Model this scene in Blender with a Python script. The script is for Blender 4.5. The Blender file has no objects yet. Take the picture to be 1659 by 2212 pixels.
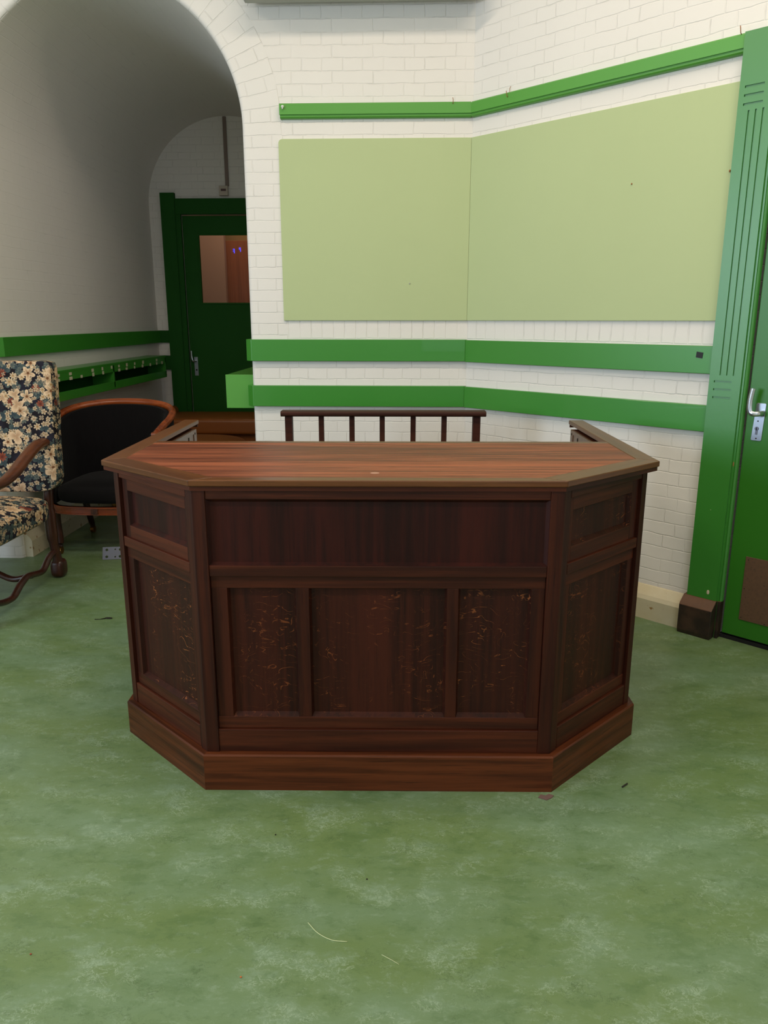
import bpy, bmesh, math, random
from mathutils import Vector, Matrix
random.seed(7)
PI = math.pi
SC = bpy.context.scene
COL = SC.collection

# ------------------------------------------------------------------ materials
def lin(c):
    return tuple(((v/255)/12.92 if v/255 <= .04045 else ((v/255+.055)/1.055)**2.4) for v in c)

class NT:
    def __init__(s, name):
        s.m = bpy.data.materials.new(name); s.m.use_nodes = True
        s.t = s.m.node_tree; s.n = s.t.nodes; s.l = s.t.links
        s.b = s.n['Principled BSDF']
    def new(s, typ, **kw):
        n = s.n.new(typ)
        for k, v in kw.items(): setattr(n, k, v)
        return n
    def put(s, sock, v):
        if isinstance(v, bpy.types.NodeSocket): s.l.new(v, sock)
        elif v is not None: sock.default_value = v
    def math(s, op, a, b=None, c=None, clamp=False):
        n = s.new('ShaderNodeMath', operation=op); n.use_clamp = clamp
        s.put(n.inputs[0], a); s.put(n.inputs[1], b); s.put(n.inputs[2], c)
        return n.outputs[0]
    def vmath(s, op, a, b=None, scale=None):
        n = s.new('ShaderNodeVectorMath', operation=op)
        s.put(n.inputs[0], a); s.put(n.inputs[1], b)
        if scale is not None: s.put(n.inputs['Scale'], scale)
        return n.outputs['Value'] if op in ('LENGTH', 'DISTANCE', 'DOT_PRODUCT') else n.outputs[0]
    def mix(s, f, a, b, typ='MIX'):
        n = s.new('ShaderNodeMix', data_type='RGBA', blend_type=typ)
        s.put(n.inputs[0], f); s.put(n.inputs[6], a if isinstance(a, bpy.types.NodeSocket) else (*a, 1)); s.put(n.inputs[7], b if isinstance(b, bpy.types.NodeSocket) else (*b, 1))
        return n.outputs[2]
    def obj(s): return s.new('ShaderNodeTexCoord').outputs['Object']
    def uv(s): return s.new('ShaderNodeTexCoord').outputs['UV']
    def mapping(s, v, scale=(1,1,1), rot=(0,0,0), loc=(0,0,0)):
        n = s.new('ShaderNodeMapping'); s.l.new(v, n.inputs[0])
        n.inputs['Scale'].default_value = scale; n.inputs['Rotation'].default_value = rot; n.inputs['Location'].default_value = loc
        return n.outputs[0]
    def noise(s, v, scale, detail=4, rough=.55, dist=0, col=False):
        n = s.new('ShaderNodeTexNoise'); s.l.new(v, n.inputs['Vector'])
        n.inputs['Scale'].default_value = scale; n.inputs['Detail'].default_value = detail
        n.inputs['Roughness'].default_value = rough; n.inputs['Distortion'].default_value = dist
        return n.outputs['Color' if col else 'Fac']
    def ramp(s, f, stops):
        n = s.new('ShaderNodeValToRGB'); s.l.new(f, n.inputs[0])
        e = n.color_ramp.elements
        while len(e) < len(stops): e.new(.5)
        for el, (p, c) in zip(e, stops):
            el.position = p; el.color = (*c, 1) if not isinstance(c, float) else (c, c, c, 1)
        return n.outputs[0]
    def step(s, f, lo, hi):
        n = s.new('ShaderNodeMapRange'); n.clamp = True; n.interpolation_type = 'SMOOTHSTEP'
        s.put(n.inputs[0], f); n.inputs[1].default_value = lo; n.inputs[2].default_value = hi
        return n.outputs[0]
    def bump(s, h, strength=.3, dist=.002, prev=None):
        n = s.new('ShaderNodeBump'); n.inputs['Strength'].default_value = strength; n.inputs['Distance'].default_value = dist
        s.l.new(h, n.inputs['Height'])
        if prev is not None: s.l.new(prev, n.inputs['Normal'])
        return n.outputs[0]
    def xyz(s, v):
        n = s.new('ShaderNodeSeparateXYZ'); s.l.new(v, n.inputs[0]); return n.outputs
    def comb(s, x, y, z=0.0):
        n = s.new('ShaderNodeCombineXYZ'); s.put(n.inputs[0], x); s.put(n.inputs[1], y); s.put(n.inputs[2], z); return n.outputs[0]
    def done(s, color=None, rough=None, metal=None, normal=None, coat=None, spec=None, coat_rough=None):
        b = s.b
        if color is not None: s.put(b.inputs['Base Color'], color if isinstance(color, bpy.types.NodeSocket) else (*color, 1))
        if rough is not None: s.put(b.inputs['Roughness'], rough)
        if metal is not None: b.inputs['Metallic'].default_value = metal
        if normal is not None: s.l.new(normal, b.inputs['Normal'])
        if coat is not None: b.inputs['Coat Weight'].default_value = coat
        if coat_rough is not None: b.inputs['Coat Roughness'].default_value = coat_rough
        if spec is not None: b.inputs['Specular IOR Level'].default_value = spec
        return s.m

def m_brick(name, mode='xz', base=(232,225,219), soldier=True, relief=1.0):
    s = NT(name)
    if mode == 'uv':
        v = s.uv()
    else:
        o = s.xyz(s.obj()); v = s.comb(o[0], o[2])
    wob = s.vmath('SCALE', s.vmath('SUBTRACT', s.noise(v, 7, 2, col=True), (.5,.5,.5)), scale=.014)
    wob2 = s.vmath('SCALE', s.vmath('SUBTRACT', s.noise(v, 40, 2, col=True), (.5,.5,.5)), scale=.004)
    vw = s.vmath('ADD', s.vmath('ADD', v, wob), wob2)
    def brick(vec, w, h, off, sq, mort):
        b = s.new('ShaderNodeTexBrick'); s.l.new(vec, b.inputs['Vector'])
        b.offset = off; b.offset_frequency = 2; b.squash = sq; b.squash_frequency = 2
        b.inputs['Scale'].default_value = 1; b.inputs['Brick Width'].default_value = w; b.inputs['Row Height'].default_value = h
        b.inputs['Mortar Size'].default_value = mort; b.inputs['Mortar Smooth'].default_value = .6
        b.inputs['Color1'].default_value = (0,0,0,1); b.inputs['Color2'].default_value = (1,1,1,1); b.inputs['Bias'].default_value = 0
        return b
    b1 = brick(vw, .222, .0632, .5, .5, .0034)
    f = b1.outputs['Fac']
    if soldier:
        b2 = brick(s.vmath('SUBTRACT', vw, (0, 1.370, 0)), .0655, .112, 0, 1, .0040)
        y = s.xyz(v)[1]
        msk = s.math('MULTIPLY', s.math('GREATER_THAN', y, 1.370), s.math('LESS_THAN', y, 1.482))
        mx = s.new('ShaderNodeMix', data_type='FLOAT'); s.l.new(msk, mx.inputs[0]); s.l.new(f, mx.inputs[2]); s.l.new(b2.outputs['Fac'], mx.inputs[3])
        f = mx.outputs[0]
    # joints filled unevenly with paint
    fill = s.step(s.noise(v, 5.5, 3), .30, .62)
    f2 = s.math('MULTIPLY', f, s.math('ADD', s.math('MULTIPLY', fill, .75), .25))
    h = s.math('SUBTRACT', s.math('MULTIPLY', s.noise(v, 18, 3), .35), f2)
    crack = s.step(f2, .55, 1.0)
    dirt = s.math('MULTIPLY', crack, s.step(s.noise(v, 9, 4), .45, .72))
    tone = s.mix(s.noise(v, 1.3, 3), lin(base), lin(tuple(c-7 for c in base)))
    c = s.mix(s.math('MULTIPLY', dirt, .26), tone, lin((150,148,140)))
    n = s.bump(h, .55*relief, .005)
    n = s.bump(s.noise(v, 130, 2), .08, .001, n)
    return s.done(c, .62, normal=n, spec=.3)

def m_paint(name, rgb, rough=.35, relief=.05, var=6, coat=0.0):
    s = NT(name); v = s.obj()
    c = s.mix(s.noise(v, 2.2, 3), lin(rgb), lin(tuple(max(0, k-var) for k in rgb)))
    return s.done(c, rough, normal=s.bump(s.noise(s.mapping(v, (30,30,12)), 3, 4), relief, .002), coat=coat)

def m_flat(name, rgb, rough=.5, metal=0.0):
    return NT(name).done(lin(rgb), rough, metal)

def m_oak(name, dark, light, axis='z', fleck=0.0, rough=.50, fleck_rgb=(120,66,34), coat=.03, scale=1.0, seed=0.0, spec=.18, rot=0.0):
    s = NT(name); v = s.mapping(s.mapping(s.obj(), (1,1,1), rot=(0,0,rot)), (1,1,1), loc=(seed, seed*.7, seed*1.3))
    long_, wide = 1.6*scale, 46*scale
    sc = {'z': (wide, wide, long_), 'x': (long_, wide, wide), 'y': (wide, long_, wide)}[axis]
    g = s.noise(s.mapping(v, sc), 1.0, 6, .62, .35)
    g2 = s.noise(s.mapping(v, tuple(k*.12 for k in sc)), 1.0, 3, .5)
    pore = s.step(s.noise(s.mapping(v, tuple(k*5 for k in sc)), 1.0, 2), .60, .72)
    t = s.math('ADD', s.math('MULTIPLY', g, .55), s.math('MULTIPLY', g2, .45))
    c = s.mix(s.step(t, .36, .64), lin(dark), lin(light))
    c = s.mix(s.math('MULTIPLY', pore, .45), c, lin(tuple(k*.55 for k in dark)))
    if fleck > 0:
        fs = {'z': (9, 9, 34), 'x': (34, 9, 9), 'y': (9, 34, 9)}[axis]
        w = s.vmath('ADD', s.mapping(v, fs), s.vmath('SCALE', s.noise(v, 5, 2, col=True), scale=5.5))
        q = s.noise(w, 1.0, 1.5, .5, .8)
        rid = s.math('ABSOLUTE', s.math('SUBTRACT', q, .5))
        line = s.math('SUBTRACT', 1.0, s.step(rid, .002, .012))
        pat = s.step(s.noise(s.mapping(v, (7,7,2.2)), 1.0, 3), .42, .60)
        brk = s.step(s.noise(v, 60, 2), .42, .56)
        k = s.math('MULTIPLY', s.math('MULTIPLY', line, pat), s.math('MULTIPLY', brk, fleck))
        c = s.mix(k, c, lin(fleck_rgb))
    rg = s.math('ADD', s.math('MULTIPLY', g2, .25), rough-.12)
    return s.done(c, rg, normal=s.bump(g, .10, .001), coat=coat, coat_rough=.30, spec=spec)

def m_floor():
    s = NT('green_linoleum'); v = s.obj()
    w = s.vmath('ADD', v, s.vmath('SCALE', s.noise(v, 9, 4, .6, col=True), scale=.045))
    big = s.noise(s.mapping(v, (1.0, 2.2, 1)), 1.3, 5, .6)
    med = s.noise(s.mapping(w, (5, 9, 1)), 1.0, 8, .72)
    base = s.mix(s.step(big, .33, .67), lin((98,119,72)), lin((104,127,94)))
    base = s.mix(s.math('MULTIPLY', s.step(med, .50, .70), .45), base, lin((128,150,128)))
    base = s.mix(s.math('MULTIPLY', s.step(med, .48, .36), .45), base, lin((74,100,58)))
    f9 = s.noise(s.mapping(w, (16, 30, 1), loc=(2,7,0)), 1.0, 8, .78)
    base = s.mix(s.math('MULTIPLY', s.step(f9, .53, .66), .38), base, lin((134,154,130)))
    base = s.mix(s.math('MULTIPLY', s.step(f9, .45, .34), .36), base, lin((66,90,50)))
    def veins(sc, loc, patch, lo, hi):
        q = s.noise(s.mapping(w, sc, loc=loc), 1.0, 5, .75, .5)
        rr = s.math('ABSOLUTE', s.math('SUBTRACT', q, .5))
        return s.math('MULTIPLY', s.math('SUBTRACT', 1.0, s.step(rr, .004, .022)), s.step(s.noise(s.mapping(w, patch, loc=loc), 1.3, 6, .7), lo, hi))
    base = s.mix(s.math('MULTIPLY', veins((34, 46, 1), (0,0,0), (4, 7, 1), .50, .62), .65), base, lin((156,174,150)))
    base = s.mix(s.math('MULTIPLY', veins((40, 52, 1), (5,3,0), (5, 9, 1), .52, .62), .55), base, lin((54,74,38)))
    rough = s.math('ADD', s.math('MULTIPLY', s.noise(v, 6, 4), .12), .32)
    return s.done(base, rough, normal=s.bump(s.noise(v, 160, 3), .05, .001), spec=.5)

def m_tapestry():
    s = NT('floral_tapestry'); uv = s.uv()
    wv = s.vmath('ADD', uv, s.vmath('SCALE', s.vmath('SUBTRACT', s.noise(uv, 45, 2, col=True), (.5,.5,.5)), scale=.006))
    gr = s.noise(uv, 9, 3)
    col = s.mix(s.step(gr, .4, .62), lin((24,20,26)), lin((34,32,44)))
    def flower(scale, npet, size, inner, rgb1, rgb2, off, keep, prev, rnd=.9, centre=None):
        v2 = s.mapping(wv, (1,1,1), loc=(off, off*1.7, 0))
        vo = s.new('ShaderNodeTexVoronoi', voronoi_dimensions='2D'); s.l.new(v2, vo.inputs['Vector'])
        vo.inputs['Scale'].default_value = scale; vo.inputs['Randomness'].default_value = rnd
        d = s.vmath('SUBTRACT', v2, vo.outputs['Position'])
        x = s.xyz(d)
        cr = s.xyz(vo.outputs['Color'])
        ang = s.math('ADD', s.math('ARCTAN2', x[1], x[0]), s.math('MULTIPLY', cr[0], 6.28))
        pet = s.math('POWER', s.math('ABSOLUTE', s.math('COSINE', s.math('MULTIPLY', ang, npet/2))), .7)
        rad = s.math('MULTIPLY', s.math('ADD', s.math('MULTIPLY', pet, 1-inner), inner), s.math('MULTIPLY', s.math('ADD', s.math('MULTIPLY', cr[1], .5), .6), size))
        dist = s.vmath('LENGTH', s.comb(x[0], x[1]))
        q = s.math('DIVIDE', dist, rad)
        mask = s.math('MULTIPLY', s.math('SUBTRACT', 1.0, s.step(q, .88, 1.0)), s.math('LESS_THAN', cr[2], keep))
        fc = s.mix(s.step(q, .15, .95), lin(rgb2), lin(rgb1))
        fc = s.mix(s.math('MULTIPLY', s.step(s.noise(uv, 70, 2), .5, .66), .35), fc, lin(rgb2))
        if centre: fc = s.mix(s.math('LESS_THAN', dist, size*.16), fc, lin(centre))
        return s.mix(mask, prev, fc)
    col = flower(16, 3, .036, .15, (74,86,84), (50,62,68), 3.1, .75, col)
    col = flower(20, 7, .024, .25, (108,110,98), (70,78,78), 7.7, .5, col)
    col = flower(13, 9, .036, .35, (150,78,54), (92,42,34), 1.3, .16, col)
    col = flower(27, 4, .018, .18, (178,156,128), (112,98,86), 2.2, .45, col)
    col = flower(31, 5, .017, .30, (206,180,148), (150,126,100), 5.3, .45, col, centre=(140,100,56))
    col = flower(18, 7, .026, .30, (212,186,152), (168,138,106), 11.9, .38, col, centre=(160,118,66))
    col = flower(9.5, 5, .046, .10, (222,192,158), (168,132,100), 14.2, .50, col, centre=(110,72,46))
    col = flower(11, 3, .048, .08, (216,184,150), (176,140,108), 21.2, .28, col)
    th = s.new('ShaderNodeTexWave', wave_type='BANDS', bands_direction='Y'); s.l.new(uv, th.inputs['Vector']); th.inputs['Scale'].default_value = 160
    return s.done(col, .85, normal=s.bump(th.outputs[0], .25, .001), spec=.2)

M = {}
M['brick'] = m_brick('white_painted_brick')
M['brick_uv'] = m_brick('white_painted_brick_vault', 'uv', soldier=False, relief=.45)
M['brick_ring'] = m_brick('white_painted_brick_arch', 'uv', soldier=False)
M['plaster'] = m_paint('white_ceiling_paint', (226,222,212), .8)
M['green'] = m_paint('green_gloss_paint', (58,134,42), .36, .08, 5, coat=.15)
M['green_lit'] = m_paint('green_paint_lit_from_above', (84,152,56), .40, .05, 4, coat=.1)  # lighter copy of the band green: light from above put into the colour
M['green_jamb'] = m_paint('green_door_paint', (54,128,42), .40, .10, 8, coat=.0); M['green_jamb'].node_tree.nodes['Principled BSDF'].inputs['Specular IOR Level'].default_value = .9
M['green_door'] = m_paint('green_door_leaf_paint', (48,114,28), .40, .12, 10, coat=.0)
M['green_dark'] = m_paint('dark_green_passage_paint', (30,84,26), .6, .06, 6); M['green_dark'].node_tree.nodes['Principled BSDF'].inputs['Specular IOR Level'].default_value = .15
M['board'] = m_paint('pale_green_board', (182,193,144), .75, .03, 4)
M['skirt'] = None
def m_skirt():
    s = NT('cream_cement_skirting'); v = s.obj()
    c = s.mix(s.noise(v, 8, 5), lin((214,206,184)), lin((196,178,140)))
    c = s.mix(s.step(s.noise(v, 20, 4), .62, .7), c, lin((150,110,60)))
    return s.done(c, .6, normal=s.bump(s.noise(v, 35, 4), .3, .003))
M['skirt'] = m_skirt()
M['floor'] = m_floor()
M['oak_panel'] = m_oak('dark_oak_panel', (32,9,6), (56,17,10), 'z', 0.0, fleck_rgb=(110,52,28))
M['oak_panel_fleck'] = m_oak('dark_oak_flecked_panel', (34,12,7), (56,22,11), 'z', .75, fleck_rgb=(158,92,50), seed=3.1)
M['oak_panel_soft'] = m_oak('dark_oak_faint_fleck_panel', (36,12,6), (62,24,12), 'z', .5, fleck_rgb=(140,76,40), seed=1.7)
M['oak_v'] = m_oak('dark_oak_upright', (37,13,7), (66,27,13), 'z')
M['oak_h'] = m_oak('dark_oak_rail', (46,18,9), (82,37,19), 'x', seed=.6)
SPL = math.atan2(.355, .365)
for k_, a_ in ((1, SPL), (3, -SPL), (0, PI/2), (4, -PI/2)):
    M['oak_h%d' % k_] = m_oak('dark_oak_rail_side', (46,18,9), (82,37,19), 'x', seed=.6+k_, rot=a_)
    M['oak_base%d' % k_] = m_oak('oak_plinth_side', (48,21,10), (96,48,24), 'x', .0, .40, seed=2.2+k_, rot=a_)
    M['oak_border%d' % k_] = m_oak('oak_top_border_side', (80,44,20), (104,62,30), 'x', rough=.34, coat=.30, seed=.9+k_, rot=a_)
M['oak_h2'] = M['oak_h']
M['oak_base'] = M['oak_base2'] = m_oak('oak_plinth', (48,21,10), (96,48,24), 'x', .0, .40, seed=2.2)
M['oak_border'] = m_oak('oak_top_border', (80,44,20), (104,62,30), 'x', rough=.34, coat=.30, seed=.9)
M['oak_border_y'] = m_oak('oak_top_cap', (80,44,20), (104,62,30), 'y', rough=.34, coat=.30, seed=.4)
M['veneer'] = m_oak('reddish_desktop_veneer', (76,36,22), (150,84,56), 'x', rough=.46, coat=.08, seed=4.4, scale=1.7)
M['oak_inner'] = m_oak('oak_inner_board', (74,46,30), (98,66,46), 'z', rough=.32, coat=.5, seed=5.0)
M['railing'] = m_oak('dark_railing_oak', (46,20,12), (66,32,20), 'x', seed=6.0)
M['walnut'] = m_oak('dark_walnut_chair', (52,24,14), (96,50,26), 'y', rough=.30, coat=.6, seed=7.0)
M['walnut_leg'] = m_oak('dark_walnut_leg', (40,18,12), (66,32,20), 'z', rough=.34, coat=.5, seed=7.5)
M['mahogany'] = m_oak('mahogany_tub_frame', (110,46,18), (170,84,38), 'x', rough=.28, coat=.6, seed=8.0)
M['tapestry'] = m_tapestry()
def m_cloth(name, a, b, rough=.9, sheen=.3):
    s = NT(name); v = s.obj()
    c = s.mix(s.noise(s.mapping(v, (60,60,8)), 1.5, 4), lin(a), lin(b))
    s.b.inputs['Sheen Weight'].default_value = sheen
    return s.done(c, rough, normal=s.bump(s.noise(v, 240, 2), .2, .001), spec=.2)
M['black_cloth'] = m_cloth('black_upholstery', (11,10,12), (21,18,21), rough=1.0, sheen=.03)
def m_leather():
    s = NT('brown_leather'); v = s.obj()
    c = s.mix(s.noise(v, 4, 4), lin((150,82,26)), lin((120,64,22)))
    vo = s.new('ShaderNodeTexVoronoi'); vo.inputs['Scale'].default_value = 160; s.l.new(v, vo.inputs['Vector'])
    return s.done(c, .42, normal=s.bump(vo.outputs['Distance'], .2, .001))
M['leather'] = m_leather()
M['steel'] = m_flat('brushed_steel', (176,180,190), .32, .9)
M['steel_dull'] = m_flat('galvanised_steel', (112,114,128), .5, .6)
M['lever'] = m_flat('polished_aluminium', (200,202,208), .25, .95)
M['black'] = m_flat('black_tape', (12,12,12), .6)
M['hole'] = m_flat('dark_opening', (6,6,6), .9)
M['brass'] = m_flat('worn_brass', (150,104,50), .35, .9)
def m_stone():
    s = NT('dark_brown_stone_block'); v = s.obj()
    n = s.noise(v, 14, 5)
    c = s.mix(s.step(n, .4, .7), lin((34,22,16)), lin((62,42,30)))
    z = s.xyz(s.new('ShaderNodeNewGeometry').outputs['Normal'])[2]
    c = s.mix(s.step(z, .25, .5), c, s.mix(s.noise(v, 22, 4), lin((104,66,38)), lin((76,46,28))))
    return s.done(c, .55, normal=s.bump(n, .5, .006))
M['stone'] = m_stone()
def m_hardboard():
    s = NT('brown_hardboard'); v = s.obj()
    c = s.mix(s.noise(v, 60, 5), lin((104,74,52)), lin((78,56,42)))
    c = s.mix(s.math('MULTIPLY', s.step(s.noise(v, 120, 2), .64, .7), .6), c, lin((44,30,24)))
    return s.done(c, .6)
M['hardboard'] = m_hardboard()
M['lampbody'] = m_paint('pale_grey_enamel', (176,176,168), .5)
M['sticker'] = m_flat('cream_sticker', (196,190,160), .7)
M['plastic'] = m_flat('offwhite_plastic', (190,176,160), .5)
M['conduit'] = m_flat('conduit_brown_shadow', (128,108,98), .5)  # conduit darkened: its brown shadow is put into this colour
M['redwin'] = m_flat('dark_red_window', (70,22,18), .3)
M['beige'] = m_paint('beige_wall_paint', (170,136,118), .8)
M['beige_warm'] = m_paint('warm_beige_wall_paint', (196,158,104), .8)
M['brown_cab'] = m_oak('brown_cabinet_wood', (128,72,42), (150,88,54), 'z')
s_ = NT('window_glass'); s_.b.inputs['Transmission Weight'].default_value = 1; s_.b.inputs['IOR'].default_value = 1.12; M['glass'] = s_.done((.95,.96,.95), .02)
s_ = NT('blue_display_light'); s_.b.inputs['Emission Color'].default_value = (.05,.05,1,1); s_.b.inputs['Emission Strength'].default_value = 2.2; M['led'] = s_.done((.05,.05,.6), .4)
s_ = NT('white_plaster_chip'); M['chip'] = s_.done(lin((200,186,160)), .8)
M['rust'] = m_flat('bare_wood_chip', (150,96,50), .7)
M['crumb'] = m_flat('dark_dry_debris', (34,28,18), .9)
M['scrap'] = m_flat('brown_paper_scrap', (104,78,72), .8)
M['scratch'] = m_flat('pale_scratch', (176,186,140), .8)
M['orange'] = m_flat('orange_crumb', (190,96,40), .8)

# ------------------------------------------------------------------ geometry helpers
class MB:
    def __init__(s, T=None):
        s.bm = bmesh.new(); s.T = T
    def _v(s, p):
        p = Vector(p)
        return s.bm.verts.new(s.T(p) if s.T else p)
    def box(s, x0, x1, y0, y1, z0, z1, bev=0.0, seg=2):
        x0, x1 = sorted((x0, x1)); y0, y1 = sorted((y0, y1)); z0, z1 = sorted((z0, z1))
        vs = [s._v((x, y, z)) for z in (z0, z1) for y in (y0, y1) for x in (x0, x1)]
        fs = [(0,2,3,1), (4,5,7,6), (0,1,5,4), (2,6,7,3), (0,4,6,2), (1,3,7,5)]
        faces = [s.bm.faces.new([vs[i] for i in f]) for f in fs]
        if bev > 0:
            ed = set(e for f in faces for e in f.edges)
            bmesh.ops.bevel(s.bm, geom=list(ed), offset=bev, segments=seg, affect='EDGES', profile=.5)
        return s
    def prism(s, poly, z0, z1, bev=0.0, axis='z', seg=2):
        def P(a, b, h): return {'z': (a, b, h), 'y': (a, h, b), 'x': (h, a, b)}[axis]
        lo = [s._v(P(a, b, z0)) for a, b in poly]; hi = [s._v(P(a, b, z1)) for a, b in poly]
        faces = [s.bm.faces.new(lo[::-1]), s.bm.faces.new(hi)]
        n = len(poly)
        for i in range(n): faces.append(s.bm.faces.new([lo[i], lo[(i+1) % n], hi[(i+1) % n], hi[i]]))
        if bev > 0:
            ed = set(e for f in faces for e in f.edges)
            bmesh.ops.bevel(s.bm, geom=list(ed), offset=bev, segments=seg, affect='EDGES', profile=.5)
        return s
    def tube(s, pts, radii, n=12, cap=True, flat=1.0, up=(0,0,1)):
        pts = [Vector(p) for p in pts]
        if not hasattr(radii, '__len__'): radii = [radii]*len(pts)
        rings = []
        for i, p in enumerate(pts):
            t = (pts[min(i+1, len(pts)-1)] - pts[max(i-1, 0)]).normalized()
            u = Vector(up)
            if abs(t.dot(u)) > .98: u = Vector((1,0,0))
            a = t.cross(u).normalized(); b = a.cross(t).normalized()
            rings.append([s._v(p + a*math.cos(k*2*PI/n)*radii[i]*flat + b*math.sin(k*2*PI/n)*radii[i]) for k in range(n)])
        for r0, r1 in zip(rings, rings[1:]):
            for k in range(n): s.bm.faces.new([r0[k], r0[(k+1) % n], r1[(k+1) % n], r1[k]])
        if cap:
            s.bm.faces.new(rings[0][::-1]); s.bm.faces.new(rings[-1])
        return s
    def disc(s, c, r, h, axis='z', n=20, bev=0.0):
        c = Vector(c)
        poly = [(math.cos(k*2*PI/n)*r, math.sin(k*2*PI/n)*r) for k in range(n)]
        T0 = s.T
        def T(p):
            q = c + p
            return T0(q) if T0 else q
        s.T = T; s.prism(poly, 0, h, bev, axis); s.T = T0
        return s
    def cushion(s, c, half, k=6, dome=(0,0,0), n=14):
        c = Vector(c); bm2 = bmesh.new()
        bmesh.ops.create_cube(bm2, size=2)
        bmesh.ops.subdivide_edges(bm2, edges=bm2.edges[:], cuts=n, use_grid_fill=True)
        mp = {}
        for v in bm2.verts:
            p = v.co; m = max(abs(p.x), abs(p.y), abs(p.z))
            L = (abs(p.x)**k + abs(p.y)**k + abs(p.z)**k)**(1/k)
            q = p/L
            q = Vector((q.x*half[0], q.y*half[1], q.z*half[2]))
            px, py, pz = p
            if p.z > 0: q.z += dome[2]*(1-px*px)*(1-py*py)
            if p.y < 0: q.y -= dome[1]*(1-px*px)*(1-pz*pz)
            mp[v] = s._v(c + q)
        for f in bm2.faces: s.bm.faces.new([mp[v] for v in f.verts])
        bm2.free(); return s
    def build(s, name, m, parent=None, smooth=False, uv=False, auto=None):
        bmesh.ops.recalc_face_normals(s.bm, faces=s.bm.faces[:])
        if uv:
            L = s.bm.loops.layers.uv.new('UVMap')
            for f in s.bm.faces:
                n = f.normal
                for lp in f.loops:
                    p = lp.vert.co
                    if abs(n.x) > abs(n.y) and abs(n.x) > abs(n.z): lp[L].uv = (p.y, p.z)
                    elif abs(n.z) > abs(n.y): lp[L].uv = (p.x, p.y)
                    else: lp[L].uv = (p.x, p.z)
        me = bpy.data.meshes.new(name); s.bm.to_mesh(me); s.bm.free()
        me.materials.append(m)
        if smooth:
            for p in me.polygons: p.use_smooth = True
        o = bpy.data.objects.new(name, me); COL.objects.link(o)
        if smooth and auto:
            md = o.modifiers.new('edges', 'EDGE_SPLIT'); md.split_angle = math.radians(auto)
        if parent is not None: o.parent = parent
        return o

def tag(o, label=None, cat=None, group=None, kind=None):
    if label: o['label'] = label
    if cat: o['category'] = cat
    if group: o['group'] = group
    if kind: o['kind'] = kind
    return o
def struct(o, label=None):
    o['kind'] = 'structure'
    if label: o['label'] = label
    return o
def empty(name, loc=(0,0,0), rz=0.0):
    o = bpy.data.objects.new(name, None); COL.objects.link(o)
    o.location = loc; o.rotation_euler = (0, 0, rz); o.empty_display_size = .1
    return o
def arc(cx, cy, r, a0, a1, n): return [(cx+r*math.cos(a0+(a1-a0)*i/n), cy+r*math.sin(a0+(a1-a0)*i/n)) for i in range(n+1)]
def bez(pts, n=8):
    """Catmull-Rom through the points."""
    P = [Vector(p) for p in pts]; P = [P[0]*2-P[1]] + P + [P[-1]*2-P[-2]]
    out = []
    for i in range(1, len(P)-2):
        for j in range(n):
            t = j/n
            out.append(.5*((2*P[i]) + (P[i+1]-P[i-1])*t + (2*P[i-1]-5*P[i]+4*P[i+1]-P[i+2])*t*t + (3*P[i]-P[i-1]-3*P[i+1]+P[i+2])*t**3))
    out.append(P[-2]); return out

# ------------------------------------------------------------------ room numbers
YB = 4.55                      # back wall
XC = .32                       # corner back wall / slanted wall
XR, XL = -.95, -2.47           # passage walls
YE = 7.5                       # passage end wall
AC, AZ, AR = -1.71, 2.51, .76  # arch centre and radius
ZC = 4.3                       # ceiling
ANG = math.radians(47)
D = Vector((math.sin(ANG), -math.cos(ANG), 0))       # along the slanted wall, towards the camera
N = Vector((-math.cos(ANG), -math.sin(ANG), 0))      # out of the slanted wall, into the room
O2 = Vector((XC, YB, 0))
def TW(p): return O2 + D*p.x + N*p.y + Vector((0,0,p.z))   # (s, protrusion, z)
SLEN = 4.1
WE = O2 + D*SLEN

# floor
mb = MB(); mb.box(-5.2, WE.x+.05, -3.2, 9.6, -.1, 0); struct(mb.build('floor', M['floor']))
# room ceiling and the walls behind and beside the camera
mb = MB(); mb.box(-5.2, WE.x+.1, -3.2, 4.8, ZC, ZC+.1); struct(mb.build('ceiling', M['plaster']))
WY0, WY1, WZ0, WZ1 = -1.2, .9, 1.0, 3.3
mb = MB(); mb.box(-5.3, -5.15, -3.2, WY0, 0, ZC); mb.box(-5.3, -5.15, WY1, 4.7, 0, ZC); mb.box(-5.3, -5.15, WY0, WY1, 0, WZ0); mb.box(-5.3, -5.15, WY0, WY1, WZ1, ZC)
struct(mb.build('wall_left', M['brick']))
f = MB()
for y_ in (WY0, (WY0+WY1)/2-.03, WY1-.06): f.box(-5.29, -5.17, y_, y_+.06, WZ0, WZ1)
for z_ in (WZ0, WZ1-.06): f.box(-5.29, -5.17, WY0+.06, WY1-.06, z_, z_+.06)
w_ = struct(f.build('window_1', M['green']))
g = MB(); g.box(-5.26, -5.254, WY0+.06, WY1-.06, WZ0+.06, WZ1-.06); g.build('pane', M['glass'], w_)
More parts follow.
